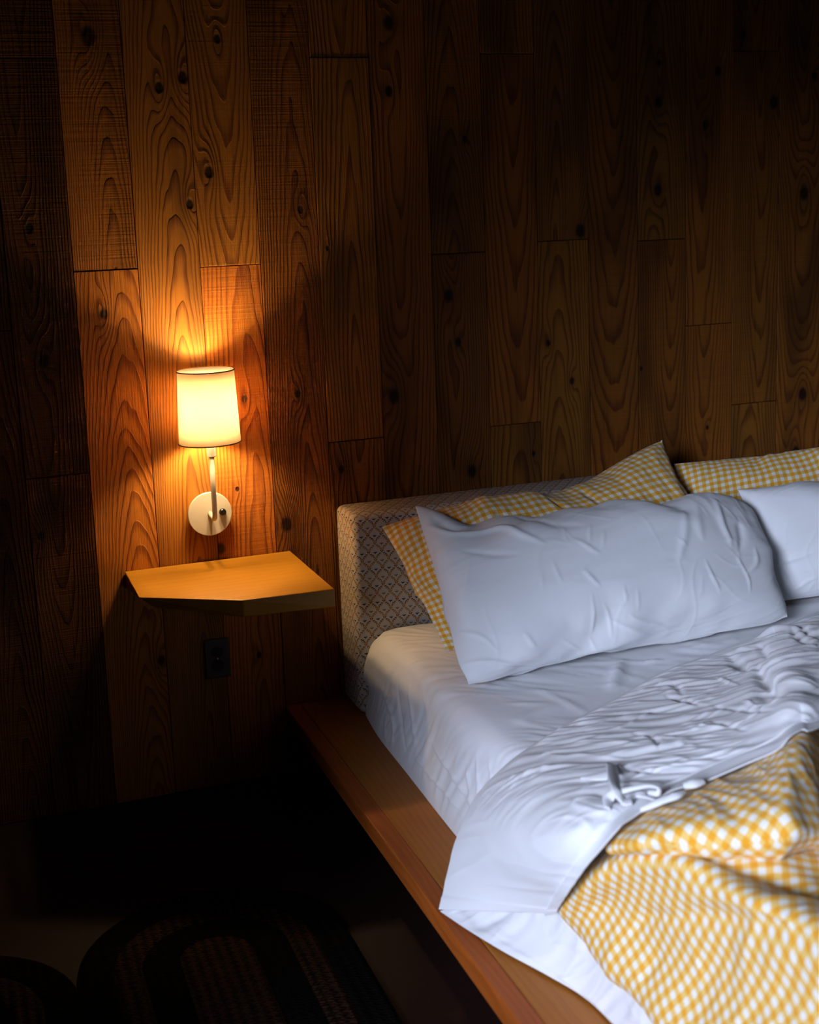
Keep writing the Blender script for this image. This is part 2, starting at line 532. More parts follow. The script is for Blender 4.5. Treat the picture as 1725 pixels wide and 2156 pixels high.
M_HOLE = plain('black_receptacle', (0.008, 0.007, 0.007), 0.5, 0.3)
M_STEEL = plain('screw_steel', (0.45, 0.42, 0.42), 0.3, 0.5, 1.0)
M_BRKT = plain('pale_wood_block', (0.30, 0.20, 0.09), 0.7, 0.2)
M_SHADE = shade_material()
M_BULB = bulb_material()
M_RUGD = rug_material('charcoal_braid', (0.006, 0.005, 0.0045), (0.004, 0.0035, 0.003))
M_RUGB = rug_material('brown_braid', (0.045, 0.022, 0.012), (0.004, 0.003, 0.0025))

# ------------------------------------------------------------------ structure: board wall, floor
ZTOP = 2.55
rnd = random.Random(11)
wall = empty('wall_back', (1.0, 0.0, 0.0)); tag(wall, 'wall of brushed brown vertical wood boards with knots', kind='structure')
bm_obj('backing', box_bm(-0.99, 4.12, 0.014, 0.04, 0.0, ZTOP), M_BACK, wall)
joints = {-2: [700], -1: [122, 1002], 0: [569], 2: [559], 4: [121, 926], 6: [533], 7: [113, 893], 8: [506], 10: [505],
          11: [683], 12: [108, 848], 14: [420], 15: [900]}
KN = [(185, 72, 17), (335, 182, 10), (440, 360, 11), (355, 465, 8), (457, 80, 8), (820, 45, 14), (820, 190, 10), (217, 660, 10), (370, 650, 6),
      (516, 840, 8), (500, 1031, 5), (401, 1010, 5), (605, 1105, 15), (830, 834, 15), (720, 988, 8), (995, 992, 14), (945, 622, 13), (965, 720, 9),
      (980, 292, 7), (1222, 486, 15), (1385, 400, 12), (1387, 215, 12), (1512, 150, 10), (1485, 264, 10), (1693, 407, 15), (1690, 830, 15),
      (690, 522, 5), (633, 440, 7), (628, 828, 8), (384, 160, 11), (400, 428, 9), (1155, 722, 7), (1205, 802, 8), (1125, 955, 6), (350, 360, 6),
      (1387, 132, 6), (1630, 215, 14), (1565, 72, 10), (1715, 160, 10), (1350, 776, 5), (1490, 900, 5), (1720, 575, 10), (1675, 950, 12),
      (90, 760, 13), (60, 480, 9), (465, 1155, 12), (85, 1130, 9), (545, 1380, 7), (455, 1240, 9), (340, 1390, 10)]
knots = [(at(px, py, 1, 0.0), s * 0.00125) for px, py, s in KN]
tone_of = {-2: 0.40, -1: 0.42, 0: 1.15, 1: 1.30, 2: 1.20, 3: 1.0, 4: 1.08, 5: 0.92, 6: 0.80, 7: 1.0, 8: 0.95, 9: 0.78, 10: 0.80, 11: 0.88, 12: 0.78, 13: 0.80}     # board stains, with the boards around the lamp lightened for its glow
for k in range(-6, 25):
    xc = (k + 0.5) * W
    def zpix(py):                      # height on the wall of a joint seen at row py in this column
        lo, hi = -1.0, 3.0
        for _ in range(50):
            md = (lo + hi) / 2
            q = RM @ (np.array([xc, 0, md]) - CAM)
            if PPY - FPX * q[1] / q[2] > py: lo = md
            else: hi = md
        return lo
    zs = [0.0] + sorted(zpix(py) for py in joints.get(k, [])) + [ZTOP]
    for j, (z0, z1) in enumerate(zip(zs[:-1], zs[1:])):
        proud = rnd.uniform(-0.0022, 0.0012)
        g = 0.0009
        bm = box_bm(-W / 2 + g, W / 2 - g, proud, 0.016, z0 + g, z1 - g, 0.0011, 1)
        mine = [(P, s) for P, s in knots if k * W <= P[0] < (k + 1) * W and z0 <= P[2] < z1]
        mine = sorted(mine, key=lambda t: -t[1])[:4]
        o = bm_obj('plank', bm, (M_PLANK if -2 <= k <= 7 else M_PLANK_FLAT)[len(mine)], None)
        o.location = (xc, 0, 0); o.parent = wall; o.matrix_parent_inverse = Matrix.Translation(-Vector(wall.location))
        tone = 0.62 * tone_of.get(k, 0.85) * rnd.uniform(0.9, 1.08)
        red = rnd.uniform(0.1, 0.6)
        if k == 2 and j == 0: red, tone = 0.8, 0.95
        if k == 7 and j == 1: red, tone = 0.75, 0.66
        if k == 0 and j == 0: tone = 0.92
        o['tone'] = (rnd.uniform(0, 20), tone, red)
        style = rnd.random()
        heart = rnd.uniform(-0.03, 0.03)
        slope, freq = rnd.uniform(0.035, 0.07), rnd.uniform(115, 160)
        zc = rnd.choice([z0 - rnd.uniform(0.1, 0.8), z1 + rnd.uniform(0.1, 0.8)])
        if k in (4, 7): freq, slope, heart = 105, 0.055, 0.012
        if k == 4 and j == 1: zc = z0 + 0.05
        if k in (0, 1, 3): heart = rnd.uniform(0.02, 0.05); freq = 190
        if k == 2 and j == 0: heart = 0.028; freq = 120
        o['grain'] = (heart, slope, freq)
        o['grain_b'] = (zc, 1.0 if k < 0 else rnd.choice([0.15, 0.3, 0.6]), rnd.uniform(0.2, 0.6) if k in (0, 1, 2) else rnd.uniform(0.6, 1.0))
        for i, (P, ks) in enumerate(mine): o['knot_%d' % i] = (float(P[0] - xc), float(P[2]), float(ks))

wlft = empty('shading_wall_left', (-0.97, -0.9, 0.0)); tag(wlft, 'added dark side wall out of view, shading the floor and lower wall', kind='structure')  # unseen wall, added to keep daylight off the floor and lower left boards
bm_obj('panel', box_bm(-1.06, -0.955, -2.16, 0.0, 0.0, ZTOP, 0.004, 2), M_DARK, wlft)
bm_obj('shading_wall_post', box_bm(-1.075, -0.94, -2.22, -2.16, 0.0, ZTOP, 0.004, 2), M_DARK, wlft)
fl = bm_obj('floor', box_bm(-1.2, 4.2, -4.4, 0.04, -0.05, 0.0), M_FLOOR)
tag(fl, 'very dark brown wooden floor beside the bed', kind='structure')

# ------------------------------------------------------------------ rug
rug = empty('braided_rug', (0.1, -1.3, 0.0)); tag(rug, 'dark braided rug with scalloped end and brown hairpin stripes', 'rug')
def arch(cx, hw, ytop, yend, inset, inner, z0, z1, n=40):
    """a hairpin band between two arches, flat, with thickness"""
    def curve(ins):
        h = hw - ins; pts = []
        ry = h * 0.95
        yc = ytop - ins - ry
        pts.append((cx - h, yend)); pts.append((cx - h, yc))
        for i in range(1, n): 
            a = math.pi - math.pi * i / n
            pts.append((cx + h * math.cos(a), yc + ry * math.sin(a)))
        pts.append((cx + h, yc)); pts.append((cx + h, yend))
        return pts
    bm = bmesh.new()
    o = curve(inset)
    if inner is None:
        top = [bm.verts.new((x, y, z1)) for x, y in o]; bot = [bm.verts.new((x, y, z0)) for x, y in o]
        bm.faces.new(top); bm.faces.new(bot[::-1])
        for i in range(len(o)): j = (i + 1) % len(o); bm.faces.new((top[i], top[j], bot[j], bot[i]))
        return bm
    q = curve(inner)
    zm = z1 - 0.003
    rows = [[bm.verts.new((x, y, z0)) for x, y in o], [bm.verts.new((x, y, zm)) for x, y in o],
            [bm.verts.new((0.85 * x + 0.15 * a, 0.85 * y + 0.15 * b_, z1)) for (x, y), (a, b_) in zip(o, q)],
            [bm.verts.new((0.15 * x + 0.85 * a, 0.15 * y + 0.85 * b_, z1)) for (x, y), (a, b_) in zip(o, q)],
            [bm.verts.new((x, y, zm)) for x, y in q], [bm.verts.new((x, y, z0)) for x, y in q]]
    for a, b_ in zip(rows[:-1], rows[1:]):
        for i in range(len(a) - 1): bm.faces.new((a[i], a[i + 1], b_[i + 1], b_[i]))
    return bm
for cx, ytop in ((0.105, -0.583), (-0.485, -0.64), (-1.075, -0.64)):
    if cx < -0.9: continue
    for nm, i0, i1, mt in (('border_band', 0.0, 0.075, M_RUGD), ('brown_band', 0.075, 0.135, M_RUGB), ('dark_band', 0.135, 0.215, M_RUGD), ('brown_core', 0.215, None, M_RUGB)):
        bm_obj(nm, arch(cx, 0.295, ytop, -2.3, i0, i1, 0.0, 0.011), mt, rug, False)

# ------------------------------------------------------------------ bed frame and headboard
HBX0, HBX1, HBY, HBZ = 0.668, 2.62, -0.165, 0.777
ZP = 0.204
bed = empty('platform_bed', (1.5, -1.1, 0.0)); tag(bed, 'low wooden platform bed with a bee-print upholstered headboard', 'bed')
bm_obj('side_rail', box_bm(0.493, 0.536, -2.55, -0.003, ZP - 0.045, ZP, 0.003, 2), M_RAIL, bed)
bm_obj('deck_board', box_bm(0.5365, 2.62, -2.55, -0.003, ZP - 0.043, ZP - 0.0005, 0.002, 1), M_DECK, bed)
bm_obj('plinth', box_bm(0.62, 2.5, -2.45, -0.02, 0.0, ZP - 0.044), M_DARK, bed)
bm = box_bm(HBX0, HBX1, HBY, -0.004, ZP, HBZ)
bmesh.ops.subdivide_edges(bm, edges=bm.edges[:], cuts=1)
bmesh.ops.bevel(bm, geom=[e for e in bm.edges if e.calc_face_angle(0) > 0.5], offset=0.022, segments=6, affect='EDGES', profile=0.5)
bmesh.ops.recalc_face_normals(bm, faces=bm.faces[:])
uvl = bm.loops.layers.uv.new('UVMap')
for f in bm.faces:
    side = f.normal.x < -0.55
    for l in f.loops:
        c = l.vert.co
        if side: l[uvl].uv = (c.x - (c.y - HBY), c.z)
        else: l[uvl].uv = (c.x, c.z + (c.y - HBY))
me = bpy.data.meshes.new('headboard'); bm.to_mesh(me); bm.free()
hb = link('headboard', me, M_BEE, bed, True); hb['label'] = 'boxy headboard covered in ochre bee and leaf print'

# ------------------------------------------------------------------ shelf, lamp, outlet
ZT = 0.658
shelf = empty('bedside_shelf', (0.3, -0.2, ZT)); tag(shelf, 'thick angled wooden shelf floating on the wall beside the bed', 'shelf')
outline = [at(262, 1202, 2, ZT), at(292, 1258, 2, ZT), at(512, 1264, 2, ZT), at(705, 1240, 2, ZT), at(612, 1160, 2, ZT)]
outline = [(p[0], min(p[1], -0.003)) for p in outline]
outline[0] = (outline[0][0], -0.003); outline[4] = (outline[4][0], -0.003)
bm = bmesh.new()
TH = 0.047
top = [bm.verts.new((x, y, ZT)) for x, y in outline]
bot = [bm.verts.new((x, y, ZT - TH)) for x, y in outline]
# the underside is cut back along the angled front
bot[1].co.x += 0.045; bot[1].co.y += 0.05; bot[2].co.y += 0.012
bm.faces.new(top); bm.faces.new(bot[::-1])
for i in range(5): j = (i + 1) % 5; bm.faces.new((top[i], bot[i], bot[j], top[j]))
bmesh.ops.triangulate(bm, faces=[f for f in bm.faces if len(f.verts) == 4 and abs(f.normal.z) < 0.2][:0])
bmesh.ops.bevel(bm, geom=bm.edges[:], offset=0.003, segments=3, affect='EDGES', profile=0.5)
bm_obj('shelf_board', bm, M_SHELF, shelf)
p = at(416, 1302, 1, -0.12)
bm_obj('bracket', box_bm(p[0] - 0.01, p[0] + 0.01, -0.13, -0.006, ZT - TH - 0.024, ZT - TH, 0.002, 1), M_BRKT, shelf)

LX, LY, LZ = 0.309, -0.100, 0.794
lamp = empty('wall_lamp', (LX, 0.0, LZ)); tag(lamp, 'lit cream wall lamp with tapered fabric shade above the shelf', 'lamp')
PZ = 0.0605
prof = [(0.0, 0.024), (PZ - 0.0015, 0.024), (PZ, 0.0225), (PZ, 0.0175), (PZ - 0.001, 0.0165), (PZ - 0.006, 0.0160), (PZ - 0.006, 0.0025), (0.0, 0.0025)]
bm_obj('backplate', lathe_bm(prof, 72, (LX, 0, LZ), 'Y'), M_LAMP, lamp, False)
path = [(LX, -0.020, LZ + 0.002), (LX, LY + 0.022, LZ - 0.001)]
for i in range(1, 9):
    a = math.pi / 2 * i / 8
    path.append((LX - 0.001, LY + 0.022 - 0.020 * math.sin(a), LZ - 0.001 + 0.020 * (1 - math.cos(a))))
path += [(LX - 0.001, LY, LZ + 0.08), (LX, LY, 0.985)]
bm_obj('arm', tube_bm(path, 0.0068), M_LAMP, lamp, True)
bm_obj('socket', lathe_bm([(0.0, 0.966), (0.0105, 0.966), (0.0118, 0.968), (0.0122, 1.035), (0.010, 1.037), (0.0, 1.037)], 32, (LX, LY, 0)), M_LAMP, lamp, False)
kx = at(470, 1079, 1, -0.035)
kb = bm_obj('switch_knob', lathe_bm([(0.0, 0.036), (0.0055, 0.0355), (0.0085, 0.034), (0.0098, 0.031), (0.0098, 0.0255), (0.006, 0.0245), (0.006, 0.023), (0.0, 0.023)], 32, (kx[0], 0, kx[2]), 'Y'), M_KNOB, lamp, True)
kb['label'] = 'black knob'
SZ0, SZ1, SR0, SR1 = 1.006, 1.197, 0.0815, 0.0745
pr = [(SR0, SZ0), (SR1, SZ1)]
sh = bm_obj('shade', lathe_bm([(SR0, SZ0), (SR0 * .5 + SR1 * .5, (SZ0 + SZ1) / 2), (SR1, SZ1), (SR1 - 0.0012, SZ1), (SR0 * .5 + SR1 * .5 - 0.0012, (SZ0 + SZ1) / 2), (SR0 - 0.0012, SZ0)], 96, (LX - 0.002, LY, 0), closed=True), M_SHADE, lamp, True)
sh['label'] = 'glowing white fabric shade'
for nm, r, z in (('rim_binding', SR0, SZ0), ('rim_binding', SR1, SZ1)):
    bm = lathe_bm([(r + 0.0008 + 0.0013 * math.cos(a), z + 0.0016 * math.sin(a)) for a in [2 * math.pi * i / 10 for i in range(10)]], 96, (LX - 0.002, LY, 0), closed=True)
    bm_obj(nm, bm, M_TRIM, sh, True)
for i in range(3):                          # spider that carries the shade on the socket
    a = math.pi / 2 + 2 * math.pi * i / 3
    bm_obj('spider_arm', tube_bm([(LX, LY, 1.030), (LX + 0.04 * math.cos(a), LY + 0.04 * math.sin(a), 1.034), (LX - 0.002 + 0.0795 * math.cos(a), LY + 0.0795 * math.sin(a), 1.030)], 0.0012, 8), M_LAMP, sh, True)
for s in (-1, 1):
    bp = (LX + s * 0.030, LY - 0.004, 1.100)
    bm_obj('bulb', lathe_bm([(0.0, -0.03), (0.008, -0.03), (0.011, -0.018), (0.0165, 0.0), (0.0145, 0.012), (0.008, 0.020), (0.0, 0.023)], 20, bp), M_BULB, lamp, True)
    bm_obj('bulb_holder', tube_bm([(LX, LY, 1.036), (LX + s * 0.015, LY, 1.05), (bp[0], bp[1], 1.074)], 0.004, 10), M_LAMP, lamp, True)

ox, oz = 0.309, 0.400
pa = at(457, 1385, 1, 0.0); ox, oz = float(pa[0]), float(pa[2])
outl = empty('wall_outlet', (ox, 0.0, oz)); tag(outl, 'dark wall outlet with two sockets under the wooden shelf', 'outlet')
bm_obj('cover_plate', box_bm(ox - 0.035, ox + 0.035, -0.0085, -0.0015, oz - 0.057, oz + 0.057, 0.003, 3), M_PLATE, outl)
for s in (-1, 1):
    rc = bm_obj('receptacle', lathe_bm([(0.0, 0.0095), (0.0155, 0.0095), (0.0165, 0.0088), (0.0165, 0.007), (0.0, 0.007)], 32, (ox, 0, oz + s * 0.0195), 'Y'), M_HOLE, outl)
    for t in (-1, 1):
        bm_obj('slot', box_bm(ox + t * 0.0055 - 0.001, ox + t * 0.0055 + 0.001, -0.0099, -0.0093, oz + s * 0.0195 - 0.001, oz + s * 0.0195 + 0.006), M_DARK, rc)
bm_obj('screw', lathe_bm([(0.0, 0.0100), (0.002, 0.0098), (0.003, 0.0088), (0.003, 0.008), (0.0, 0.008)], 16, (ox, 0, oz), 'Y'), M_STEEL, outl)

# ------------------------------------------------------------------ mattress under its fitted sheet
ZM = 0.455
ys = [-0.168, -0.2, -0.35, -0.6, -0.9, -1.2, -1.6, -2.05, -2.2, -2.24]
def mprof(y, i):
    out = 0.006 * math.sin(y * 9)
    end = (0.03, 0.006, 0, 0, 0, 0, 0, 0, 0.01, 0.05)[i]
    xb = {0: 0.682, 1: 0.676, 2: 0.662, 3: 0.655, 4: 0.646}.get(i, 0.644)
    L = [(xb + 0.004, ZP - 0.002), (xb, ZP + 0.012), (xb + 0.012, 0.275), (0.690 + out, 0.350), (0.702 + out, 0.405), (0.724, 0.440), (0.775, ZM), (0.90, ZM + 0.002), (1.2, ZM), (1.6, ZM), (2.2, ZM), (2.44, ZM - 0.002), (2.50, 0.42), (2.51, 0.33), (2.51, ZP)]
    return [(x, y, z - (end if z > 0.3 else 0)) for x, z in L]
G = net_surface([mprof(y, i) for i, y in enumerate(ys)], 420, 330)
u, v = arc_uv(G, 0, 0)
N = grid_normals(G)
side = sst(0.44, 0.36, G[..., 2])
topm = 1 - side
d = 0.0035 * side * folds(v, u, 1.15, 0.22, 0.05, 4) + 0.0035 * side * creases(v, u, 2.2, 0.30, 0.09, 8, 0.10, -0.05)
d += topm * (0.0042 * folds(G[..., 0], G[..., 1], -0.75, 0.20, 0.05, 12) * sst(-0.15, 0.35, perlin(G[..., 0] * 3, G[..., 1] * 3, 77)) + 0.003 * creases(G[..., 0], G[..., 1], -0.6, 0.25, 0.08, 21, 0.12, 0.0))
d += seams(G, u, v, [([(1312, 1388), (1300, 1420), (1284, 1460)], .016, .016), ([(1350, 1400), (1395, 1390)], .010, .006), ([(1120, 1450), (1190, 1480), (1240, 1510)], .010, .005), ([(800, 1440), (830, 1520), (815, 1600)], .008, .006), ([(900, 1550), (960, 1640), (1000, 1700)], .006, .006), ([(865, 1580), (930, 1660), (985, 1720)], .006, .004), ([(840, 1420), (845, 1500), (862, 1600)], .008, -.006)])
d *= sst(0.0, 0.06, G[..., 2] - ZP)
if np.mean(N[..., 2][topm > 0.9]) < 0: N = -N; fl_m = True
else: fl_m = False
G = G + N * d[..., None]
mt = link('mattress', grid_mesh('mattress', G, (u, v), fl_m), M_SHEET)
tag(mt, 'low mattress in a white fitted sheet on the wooden platform', 'mattress')

# ------------------------------------------------------------------ pillows (inflated cloth, posed by hand)
def sim_pillow(w, h, nx, ny, frames, press, seed):
    rs = np.random.RandomState(seed)
    xs = np.linspace(-w / 2, w / 2, nx); yy = np.linspace(-h / 2, h / 2, ny)
    Vt = []; idx = {}
    for s in (1, -1):
        for j in range(ny):
            for i in range(nx):
                bd = i in (0, nx - 1) or j in (0, ny - 1)
                if s == -1 and bd: idx[(s, i, j)] = idx[(1, i, j)]; continue
                idx[(s, i, j)] = len(Vt); Vt.append((xs[i], yy[j], 0 if bd else s * (0.004 + 0.0015 * rs.rand())))
    Fc = []
    for s in (1, -1):
        for j in range(ny - 1):
            for i in range(nx - 1):
                q = [idx[(s, i, j)], idx[(s, i + 1, j)], idx[(s, i + 1, j + 1)], idx[(s, i, j + 1)]]
                Fc.append(q if s == 1 else q[::-1])
    flat = np.array(Vt)
    me = bpy.data.meshes.new('tmp'); me.from_pydata(Vt, [], Fc)
    ob = bpy.data.objects.new('tmp', me); COL.objects.link(ob)
    md = ob.modifiers.new('c', 'CLOTH'); st = md.settings
    st.quality = 4; st.mass = 0.2; st.effector_weights.gravity = 0
    st.tension_stiffness = 30; st.compression_stiffness = 30; st.shear_stiffness = 10; st.bending_stiffness = 0.25
    st.use_pressure = True; st.uniform_pressure_force = press; st.air_damping = 4
    md.collision_settings.use_collision = False
    md.point_cache.frame_start = 1; md.point_cache.frame_end = frames
    for fr in range(1, frames + 1): scene.frame_set(fr)
    dg = bpy.context.evaluated_depsgraph_get(); ev = ob.evaluated_get(dg); em = ev.to_mesh()
    co = np.empty(len(em.vertices) * 3, np.float32); em.vertices.foreach_get('co', co); co = co.reshape(-1, 3).astype(float)
    ev.to_mesh_clear(); scene.frame_set(1)
    bpy.data.objects.remove(ob); bpy.data.meshes.remove(me)
    # regular grids of both faces
    grids = []
    for s in (1, -1):
        ii = np.array([[idx[(s, i, j)] for i in range(nx)] for j in range(ny)])
        g = co[ii]
        for _ in range(3):                 # take the grid-sized ripples out
            h = g.copy()
            h[1:-1, 1:-1] = 0.4 * g[1:-1, 1:-1] + 0.15 * (g[:-2, 1:-1] + g[2:, 1:-1] + g[1:-1, :-2] + g[1:-1, 2:])
            h[0, 1:-1] = 0.5 * g[0, 1:-1] + 0.25 * (g[0, :-2] + g[0, 2:]); h[-1, 1:-1] = 0.5 * g[-1, 1:-1] + 0.25 * (g[-1, :-2] + g[-1, 2:])
            h[1:-1, 0] = 0.5 * g[1:-1, 0] + 0.25 * (g[:-2, 0] + g[2:, 0]); h[1:-1, -1] = 0.5 * g[1:-1, -1] + 0.25 * (g[:-2, -1] + g[2:, -1])
            g = h
        grids.append(np.concatenate([g, flat[ii][..., :2]], -1))
    return grids

def pillow(name, grids, corners, front, back, mat, wrinkle, lines=(), warp=None, mirror=False, res=(150, 260), tuck=None, straight=0.75):
    """corners TL, TR, BR, BL in the world; front/back scale the swell to either side of the seam plane"""
    TL, TR, BR, BL = [np.array(c, float) for c in corners]
    n = np.cross(TR - BL, TL - BR); n /= np.linalg.norm(n)
    if n[1] > 0: n = -n                                    # towards the room
    g0 = grids[0]
    hx = (g0[0, -1, 0] - g0[0, 0, 0]) / 2; hy = (g0[-1, 0, 1] - g0[0, 0, 1]) / 2
    faces = []
    for s, g in ((1, grids[0]), (-1, grids[1])):
        H = catmull(g, res[0]); H = np.swapaxes(catmull(np.swapaxes(H, 0, 1), res[1]), 0, 1)
        X, Y, Z, U, Vv = [H[..., k] for k in range(5)]
        if mirror: X, U = X[:, ::-1] * -1, U[:, ::-1] * -1; Y, Z, Vv = Y[:, ::-1], Z[:, ::-1], Vv[:, ::-1]
        a = (X / hx + 1) / 2; b = (Y / hy + 1) / 2
        a = (1 - straight) * a + straight * (X - X[:, :1]) / (X[:, -1:] - X[:, :1])      # pull the seam edges out to the corners' lines
        b = (1 - straight) * b + straight * (Y - Y[:1]) / (Y[-1:] - Y[:1])
        a = a[..., None]; b = b[..., None]
        P = (BL * (1 - a) + BR * a) * (1 - b) + (TL * (1 - a) + TR * a) * b
        a, b = a[..., 0], b[..., 0]
        Z = Z * (front if s == 1 else back)
        P = P + n * Z[..., None]
        if warp: P = P + warp(a, b)
        N = grid_normals(P)
        if np.mean(N @ n) * s < 0: N = -N
        edge = np.minimum(np.minimum(U - U.min(), U.max() - U), np.minimum(Vv - Vv.min(), Vv.max() - Vv))
        dd = wrinkle(U, Vv + (0 if s == 1 else 3.3))
        if s == 1: dd = dd + seams(P, U, Vv, lines)
        P = P + N * (dd * sst(0.0, 0.02, edge))[..., None]
        faces.append((P, U, Vv))
    nr, nc = res
    idx = np.arange(nr * nc).reshape(nr, nc); idb = idx + nr * nc
    idb = idb.copy(); 
    for sl in (np.s_[0, :], np.s_[-1, :], np.s_[:, 0], np.s_[:, -1]): idb[sl] = idx[sl]
    def quads(I): return np.stack([I[:-1, :-1], I[:-1, 1:], I[1:, 1:], I[1:, :-1]], -1).reshape(-1, 4)
    qd = np.concatenate([quads(idx), quads(idb)[:, ::-1]])
    co = np.concatenate([faces[0][0].reshape(-1, 3), faces[1][0].reshape(-1, 3)])
    uv = np.concatenate([np.stack([faces[k][1].ravel(), faces[k][2].ravel()], 1) for k in (0, 1)])
    if tuck is not None: co = tuck(co)
    return link(name, raw_mesh(name, co, qd, uv), mat)

pg_a = sim_pillow(0.95, 0.53, 53, 31, 28, 2.6, 3)
pg_b = sim_pillow(0.93, 0.52, 49, 29, 28, 2.2, 8)

def rest_on_bed(co):                     # nothing sinks below the sheet
    z = co[:, 2]; co[:, 2] = np.where(z < ZM + 0.006, ZM + 0.006 + (z - ZM - 0.006) * 0.04, z)
    return co
def clear_headboard(co):
    co = rest_on_bed(co)
    lim = np.where(co[:, 2] < HBZ + 0.01, HBY - 0.004, -0.02)
    co[:, 1] = np.where(co[:, 1] > lim, lim + (co[:, 1] - lim) * 0.05, co[:, 1])
    return co

def wr_white(U, V):
    d = 0.0008 * creases(U, V, 1.35, 0.20, 0.10, 5, 0.05, 0.02) + 0.0008 * creases(U, V, -0.6, 0.20, 0.10, 14, 0.05, 0.05)
    d += 0.0022 * folds(U, V, 1.5, 0.22, 0.06, 9) * sst(0.10, 0.30, U) * sst(0.0, 0.2, V)
    return d + 0.0012 * folds(U, V, 0.25, 0.3, 0.06, 33)
def wr_ging(U, V):
    return 0.0030 * folds(U, V, 1.2, 0.2, 0.06, 15) + 0.0015 * creases(U, V, 0.9, 0.16, 0.07, 18, 0.1, 0.0)
T = 0.0045
W1_LINES = [([(880, 1108), (955, 1122), (1050, 1112), (1100, 1126), (1151, 1146)], 0.010, 0.009), ([(905, 1085), (950, 1112), (985, 1112)], 0.014, -0.008),
            ([(1209, 1135), (1243, 1154), (1268, 1165)], T, .0022), ([(1243, 1104), (1240, 1147)], T, .0022), ([(1273, 1117), (1268, 1153)], T, .002),
            ([(1161, 1176), (1174, 1206), (1185, 1232)], T, .002), ([(1225, 1193), (1266, 1235)], T, .002), ([(1143, 1199), (1143, 1244)], T, .0016),
            ([(967, 1158), (1030, 1166), (1097, 1167)], .008, -.004), ([(1246, 1245), (1250, 1306), (1246, 1336)], T, .0030), ([(1270, 1266), (1285, 1306), (1291, 1349)], T, .0030),
            ([(1282, 1303), (1328, 1324), (1370, 1336)], .006, .0034), ([(1325, 1291), (1346, 1306), (1437, 1333)], T, .0026), ([(1240, 1340), (1261, 1373)], T, .0022),
            ([(1483, 1175), (1501, 1215), (1520, 1251)], T, .0032), ([(1425, 1130), (1447, 1151)], T, .002), ([(1437, 1072), (1440, 1139), (1431, 1184)], .010, .0045),
            ([(1504, 1050), (1520, 1099), (1541, 1154)], .010, .0065), ([(1465, 1060), (1472, 1100), (1480, 1140)], .012, .004), ([(1550, 1172), (1574, 1215), (1580, 1251)], T, .003),
            ([(1590, 1150), (1593, 1185), (1571, 1212)], .008, .004), ([(1555, 1090), (1562, 1130), (1556, 1165)], .012, -.007), ([(1200, 1130), (1261, 1163)], T, .0018), ([(1224, 1196), (1267, 1236)], T, .0018),
            ([(1343, 1236), (1343, 1288)], T, .0018), ([(1313, 1230), (1319, 1270)], T, .002), ([(962, 1402), (1050, 1394), (1130, 1402)], .006, .005),
            ([(960, 1330), (1010, 1340), (1050, 1372)], .006, .003), ([(1100, 1330), (1130, 1365)], .006, .003), ([(1180, 1345), (1225, 1372)], T, .002), ([(1060, 1085), (1150, 1100), (1230, 1108)], .014, -.005)]
W2_LINES = [([(1630, 1190), (1660, 1180), (1725, 1160)], .010, .004), ([(1640, 1190), (1670, 1240)], .006, -.004), ([(1672, 1245), (1700, 1225), (1725, 1215)], .006, .003), ([(1612, 1120), (1635, 1165)], .006, .003)]
G1_LINES = [([(1155, 1050), (1200, 1075)], .010, -.008), ([(1225, 1032), (1262, 1062)], .012, -.010), ([(1040, 1078), (1075, 1092)], .010, -.006)]
def warp_g1(a, b):
    o = np.zeros(a.shape + (3,))
    o[..., 2] -= (0.055 * np.exp(-((a - 0.60) / 0.24) ** 2) - 0.012 * np.exp(-((a - 0.25) / 0.2) ** 2)) * sst(0.4, 1.0, b)
    return o
g1 = pillow('gingham_pillow', pg_b, [at(806, 1110, 1, -0.245), at(1392, 922, 1, -0.20), (1.66, -0.44, ZM + 0.03), at(940, 1372, 2, ZM + 0.02)],
            0.85, 0.5, M_GING, wr_ging, G1_LINES, warp_g1, tuck=clear_headboard)
tag(g1, 'yellow gingham pillow with raised corner behind the front white pillow', 'pillow', 'gingham pillows')
g2 = pillow('gingham_pillow', pg_b, [at(1422, 974, 1, -0.215), (2.56, -0.215, 0.84), (2.56, -0.36, ZM + 0.03), (1.66, -0.36, ZM + 0.03)],
            0.55, 0.35, M_GING, wr_ging, (), None, mirror=True, tuck=clear_headboard)
tag(g2, 'yellow gingham pillow at the right edge, mostly hidden against headboard', 'pillow', 'gingham pillows')

def warp_w1(a, b):
    o = np.zeros(a.shape + (3,))
    t = sst(0.55, 1.0, b)
    o[..., 2] += t * (-0.045 * np.exp(-((a - 0.14) / 0.075) ** 2) - 0.026 * np.exp(-((a - 0.36) / 0.17) ** 2) + 0.02 * np.exp(-((a - 0.84) / 0.15) ** 2))
    for ca_, cb_, dx_, dy_, dz_ in ((0, 0, 0.014, 0.004, 0.008), (1, 0, -0.012, 0.0, 0.012), (1, 1, -0.03, -0.01, -0.015)):      # soft corners
        k_ = np.exp(-((a - ca_) / 0.05) ** 2 - ((b - cb_) / 0.09) ** 2)
        o += k_[..., None] * np.array([dx_, dy_, dz_])
    return o
w1 = pillow('white_pillow', pg_a, [at(873, 1063, 1, -0.345), at(1588, 1058, 1, -0.43), at(1668, 1308, 2, ZM + 0.02), at(976, 1452, 2, ZM + 0.012)],
            0.78, 0.55, M_PILLOW, wr_white, W1_LINES, warp_w1, tuck=rest_on_bed)
tag(w1, 'large creased white pillow in front, leaning on the gingham pillow', 'pillow', 'white pillows')
w2 = pillow('white_pillow', pg_a, [at(1552, 1032, 1, -0.40), (2.66, -0.40, 0.80), (2.70, -0.66, ZM + 0.02), at(1650, 1266, 2, ZM + 0.015)],
            0.80, 0.3, M_PILLOW, wr_white, W2_LINES, None, mirror=True, tuck=rest_on_bed)
